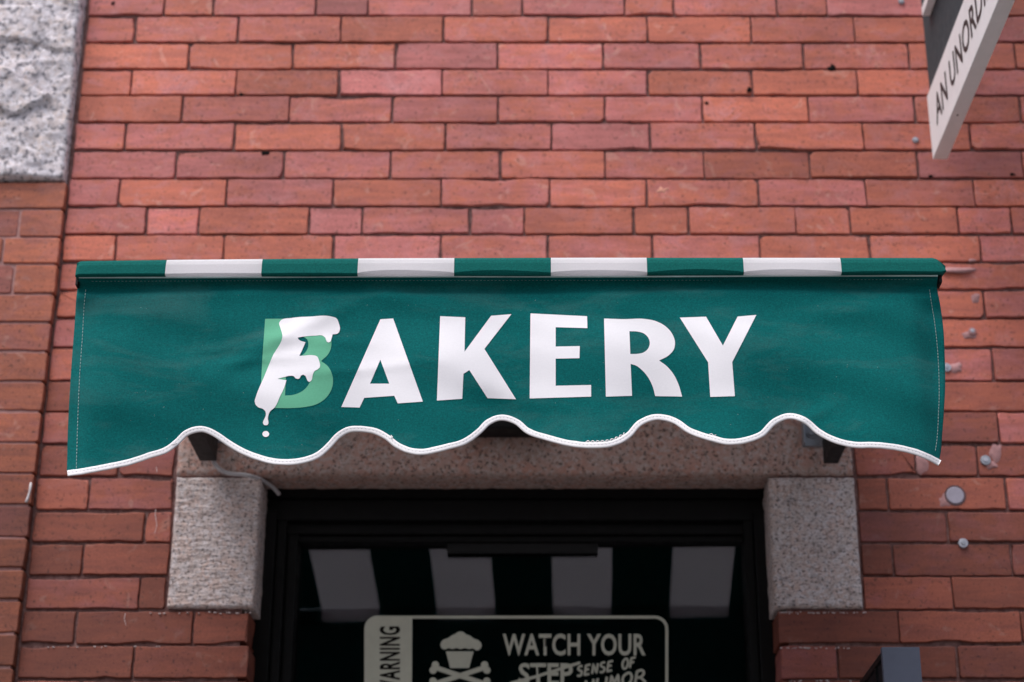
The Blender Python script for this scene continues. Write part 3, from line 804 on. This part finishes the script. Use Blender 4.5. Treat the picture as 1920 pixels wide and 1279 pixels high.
text_part('lettering', 'WATCH YOUR', lambda u, w: dpt(w0[0]+(w1[0]-w0[0])*u, w0[1]+(w1[1]-w0[1])*w, .0003), M['decal'], 0, .022, 0, None, None, 1.04)
s0, s1 = u6(968, 478), u6(1282, 350)
text_part('lettering', 'STEP', lambda u, w: dpt(s0[0]+(s1[0]-s0[0])*u, s0[1]+(s1[1]-s0[1])*w, .0003), M['decal'], 0, .022)
def strike(mb): ribbon(mb, [u6(920, 468), u6(1060, 432), u6(1200, 388), u6(1325, 348)], 5.5, .0006)
sp_part('strike_line', strike)
GL = {'S': [[(.9,.92),(.6,1),(.25,.9),(.15,.7),(.45,.55),(.8,.42),(.8,.15),(.5,0),(.05,.1)]],
      'E': [[(.95,1),(.2,.95),(.05,0),(.85,.05)], [(.15,.52),(.75,.55)]], 'N': [[(.05,0),(.15,1),(.8,0),(.95,1)]],
      'O': [[(.5,1),(.15,.8),(.05,.4),(.25,.05),(.6,0),(.9,.3),(.95,.7),(.7,1),(.45,1)]], 'F': [[(.95,1),(.2,.95),(.05,0)], [(.15,.5),(.75,.55)]],
      'H': [[(.1,0),(.2,1)], [(.85,0),(.95,1)], [(.15,.5),(.9,.5)]], 'U': [[(.1,1),(.05,.3),(.3,0),(.7,.05),(.9,.4),(1,1)]],
      'M': [[(0,0),(.2,1),(.5,.3),(.85,1),(1,0)]], 'R': [[(.05,0),(.2,1),(.75,1),(.9,.75),(.7,.5),(.15,.45)], [(.5,.48),(1.15,-.1)]]}
def hand(mb, txt, p0, p1, h, w, lift):
    p0, p1 = np.array(p0), np.array(p1); ax = (p1-p0); L = np.linalg.norm(ax); ax /= L; up = np.array([ax[1], -ax[0]]) + ax*.22; adv = L/len(txt)
    for k, ch in enumerate(txt):
        for st_ in GL.get(ch, []):
            ps = smooth_poly(st_, False, 70, .12)
            ribbon(mb, [p0 + ax*(k*adv + x*adv*.78) + up*h*y for x, y in ps], w, lift); lift += .00005
sp_part('lettering', lambda mb: hand(mb, 'SENSE OF', u6(1305, 428), u6(1655, 372), 18, 4.2, .0003))
sp_part('lettering', lambda mb: hand(mb, 'HUMOR', u6(1345, 520), u6(1715, 455), 21, 4.8, .0003))
def emblem(mb):
    e = [.0003]
    def L(): e[0] += .00004; return e[0]
    fr_ = smooth_poly([u6(*p) for p in [(514,245),(525,220),(560,205),(580,190),(600,182),(612,172),(630,168),(648,172),(660,183),(685,192),(705,208),(738,222),(752,245),(745,268),(722,277),(704,266),(680,270),(655,264),(630,270),(605,264),(582,270),(560,264),(540,272),(520,264)]], True, 75, 1.5)
    vs_, fs_ = tri_fill([fr_], 20); mb.add([dpt(*p, L()*0+.0003) for p in vs_], [f[::-1] for f in fs_])
    poly(mb, [u6(545,283), u6(706,283), u6(680,380), u6(570,380)], .0003)
    for sx in (1, -1):
        a, b = u6(627-sx*140, 378), u6(627+sx*140, 470); ribbon(mb, [a, b], 9, L())
        for (x, y) in ((627-sx*143, 362), (627-sx*156, 392), (627+sx*143, 486), (627+sx*156, 456)): circ(mb, *u6(x, y), 7, L())
sp_part('emblem', emblem)

# ------------------------------------------------------------------ blade sign top right
YW = -.10
b0 = at(1749, 299, YW); X0 = b0.x
zb0, zb1 = b0.z, at(1737, 181, YW).z
X1 = at(1776.5, 299, YW).x
bs = empty('blade_sign', (X0, 0, zb0), 'white and slate projecting shop sign seen edge on at top right', 'sign')
BO = Vector((X0, 0, zb0))
def bp(mb, name, mats): o = mb.build(name, mats, bs); o.location = -BO; return o
YO = -1.15
mb = MB(); mb.box(X0, X1, YO, YW, zb0, zb1, 0, .0012)
for i, f in enumerate(mb.f):
    zs = [mb.v[k][2] for k in f]
    if max(zs)-min(zs) < .002: mb.mi[i] = 1
bp(mb, 'name_board', [M['sign_white'], M['sign_white']])
mb = MB(); mb.box(X0+.006, X1-.004, YO+.02, YW-.001, zb1+.0005, zb1+.62, 0, .001); bp(mb, 'panel', M['sign_dark'])
q = atx(1735, 30.5, X0-.004); q2 = atx(1732, 19, X0-.004)
mb = MB(); mb.box(X0-.010, X0+.0055, YO+.1, q.y, q.z, q2.z, 0, .001); bp(mb, 'raised_strip', M['sign_white'])
mb = MB()
sc_ = atx(1640+660*.2502, 770*.2502, X0); sc_ = at(1805, 192.5, -.25)
zc_ = zb0 - .0001
mb.add([((X0+X1)/2-.0022+.0022*(1+math.cos(a))-.0022+.0022*0, -.27+.0028*math.sin(a), zb0-.0004) for a in np.linspace(0, 2*math.pi, 13)[:-1]], [list(range(12))]); bp(mb, 'screw', M['sign_ink'])
A0 = atx(1757, 236, X0); A1 = atx(1838, 40, X0)
hb_, ht_ = zb0+(zb1-zb0)*.29, zb0+(zb1-zb0)*.72
ystart = A0.y; yD = A1.y
TXT = 'AN UNORDINARY BAKERY'
tl = (ystart-yD)/.405     # share of the whole line taken by AN UNORD
def tw(w):
    cu = bpy.data.curves.new('t', 'FONT'); cu.body = w; cu.offset = .016; cu.space_character = 1.05; ob = bpy.data.objects.new('t', cu); col.objects.link(ob)
    bpy.context.view_layer.update(); x = [c[0] for c in ob.bound_box]; bpy.data.objects.remove(ob); return max(x)-min(x)
full = tw(TXT); pos = 0.0; words = TXT.split()
gap = max((full - sum(tw(w) for w in words))/(len(words)-1), .36); full = sum(tw(w) for w in words) + gap*(len(words)-1)
for w_ in words:
    a_, b_ = pos/full, (pos+tw(w_))/full; pos += tw(w_) + gap
    text_part('lettering', w_, lambda u, w: Vector((X0-.0006, ystart-tl*(a_+(b_-a_)*u), hb_+(ht_-hb_)*w)), M['sign_ink'], 0, .016, 0, bs, BO, 1.05)

# ------------------------------------------------------------------ box at lower right
PJ = -.34
l0, l1 = at(1653, 1213, PJ), at(1724, 1213, PJ)
lb = empty('wall_box', (l0.x, 0, l0.z-.3), 'slate blue metal box jutting from the bricks at lower right, its glazed side black', 'box')
LO = Vector((l0.x, 0, l0.z-.3))
def lp(mb, name, m): o = mb.build(name, m, lb); o.location = -LO; return o
mb = MB(); mb.box(l0.x, l1.x, PJ, PJ+.012, l0.z-.32, l0.z, 0, .001); lp(mb, 'front_panel', M['slate'])
mb = MB(); mb.box(l0.x+.004, l1.x-.004, PJ+.0125, -.0035, l0.z-.012, l0.z-.001, 0, .001); mb.box(l0.x+.004, l1.x-.004, PJ+.0125, -.0035, l0.z-.32, l0.z-.306, 0, .001)
mb.box(l1.x-.010, l1.x-.004, PJ+.0125, -.0035, l0.z-.305, l0.z-.0125, 0, .001)
mb.box(l0.x+.004, l0.x+.012, PJ+.09, PJ+.096, l0.z-.305, l0.z-.0125); lp(mb, 'frame', M['black'])
mb = MB(); mb.box(l0.x+.007, l0.x+.010, PJ+.013, PJ+.0895, l0.z-.305, l0.z-.013); mb.box(l0.x+.007, l0.x+.010, PJ+.0965, -.004, l0.z-.305, l0.z-.013)
lp(mb, 'side_glass', plain('dark_smoked_glass', (.012, .014, .018), .5, 0, .1, .05))

# ------------------------------------------------------------------ anchors left in the wall
def anchor(px, py, r, mat, label, washer=True, cat='wall anchor'):
    p = at(px, py, -.002); o = empty('wall_anchor', p, label, cat, 'old anchors left in the brick wall'); o.location = p
    if washer:
        mb = MB(); mb.disc((0, 0), r, -.0018, .004, 22); mb.build('washer', mat, o)
    mb = MB(); mb.disc((0, 0), r*.5, -.0034, -.0019 if washer else .004, 14); mb.build('head', M['bolt'] if mat != M['bolt'] else M['zinc'], o)
anchor(1716.5, 262.5, .0062, M['zinc'], 'small bright screw head in the bricks just left of the projecting sign end')
anchor(1690, 2.5, .0062, M['zinc'], 'bright screw head at the top edge left of the dark sign panel')
anchor(1806, 1018.5, .0088, M['bolt'], 'bright ring anchor on a brick joint below the grey plug')
anchor(1823, 621, .0075, M['filler'], 'topmost pale anchor on the smeared brick right of the valance')
anchor(1775, 689, .0085, M['bolt'], 'silver washer anchor just peeking past the right edge of the valance')
anchor(1848, 863, .0095, M['zinc'], 'rusty bolt anchor beside the streaked filler patch under the valance corner')
p = at(1791, 929, -.001); o = empty('wall_plug', p, 'large round grey filled plug in the brick above the ring anchor', 'wall plug')
mb = MB(); mb.disc((0, 0), .0165, -.0015, .006, 26, 0, .0015); mb.build('filling', plain('pale_grey_putty', (.34, .31, .38), .6), o)
mb = MB(); n = 26
v = [((.0165+k_)*math.cos(2*math.pi*k/n), y_, (.0165+k_)*math.sin(2*math.pi*k/n)) for k_, y_ in ((.0003, -.0004), (.0032, -.0004), (.0036, .004)) for k in range(n)]
mb.add(v, [(j*n+k, j*n+(k+1) % n, (j+1)*n+(k+1) % n, (j+1)*n+k) for j in range(2) for k in range(n)]); mb.build('rim', plain('dark_rim', (.10, .055, .06), .8), o)

# ------------------------------------------------------------------ light
SE, SA = R(64), R(-38)                          # sun height; turned a little to the right of straight in front
wd = bpy.data.worlds.new('World'); sc.world = wd; wd.use_nodes = True
nt = wd.node_tree; bg = nt.nodes['Background']
sky = nt.nodes.new('ShaderNodeTexSky'); sky.sky_type = 'NISHITA'; sky.sun_disc = False
sky.sun_elevation = SE; sky.sun_rotation = math.pi - SA; sky.dust_density = 4.0; sky.ozone_density = 1.0; sky.air_density = 1.0
hs = nt.nodes.new('ShaderNodeHueSaturation'); hs.inputs['Saturation'].default_value = .68
nt.links.new(sky.outputs[0], hs.inputs['Color']); nt.links.new(hs.outputs[0], bg.inputs['Color']); bg.inputs['Strength'].default_value = .10
sl = bpy.data.lights.new('sun', 'SUN'); sl.energy = 1.5; sl.angle = R(50); sl.color = (1, .972, .965)
so = bpy.data.objects.new('sun', sl); col.objects.link(so)
dv = Vector((math.sin(SA)*math.cos(SE), -math.cos(SA)*math.cos(SE), math.sin(SE)))
so.rotation_euler = (-dv).to_track_quat('-Z', 'Y').to_euler(); so.location = dv*20
vs_ = sc.view_settings; vs_.view_transform = 'Standard'; vs_.look = 'None'; vs_.gamma = 1; vs_.exposure = 0.75
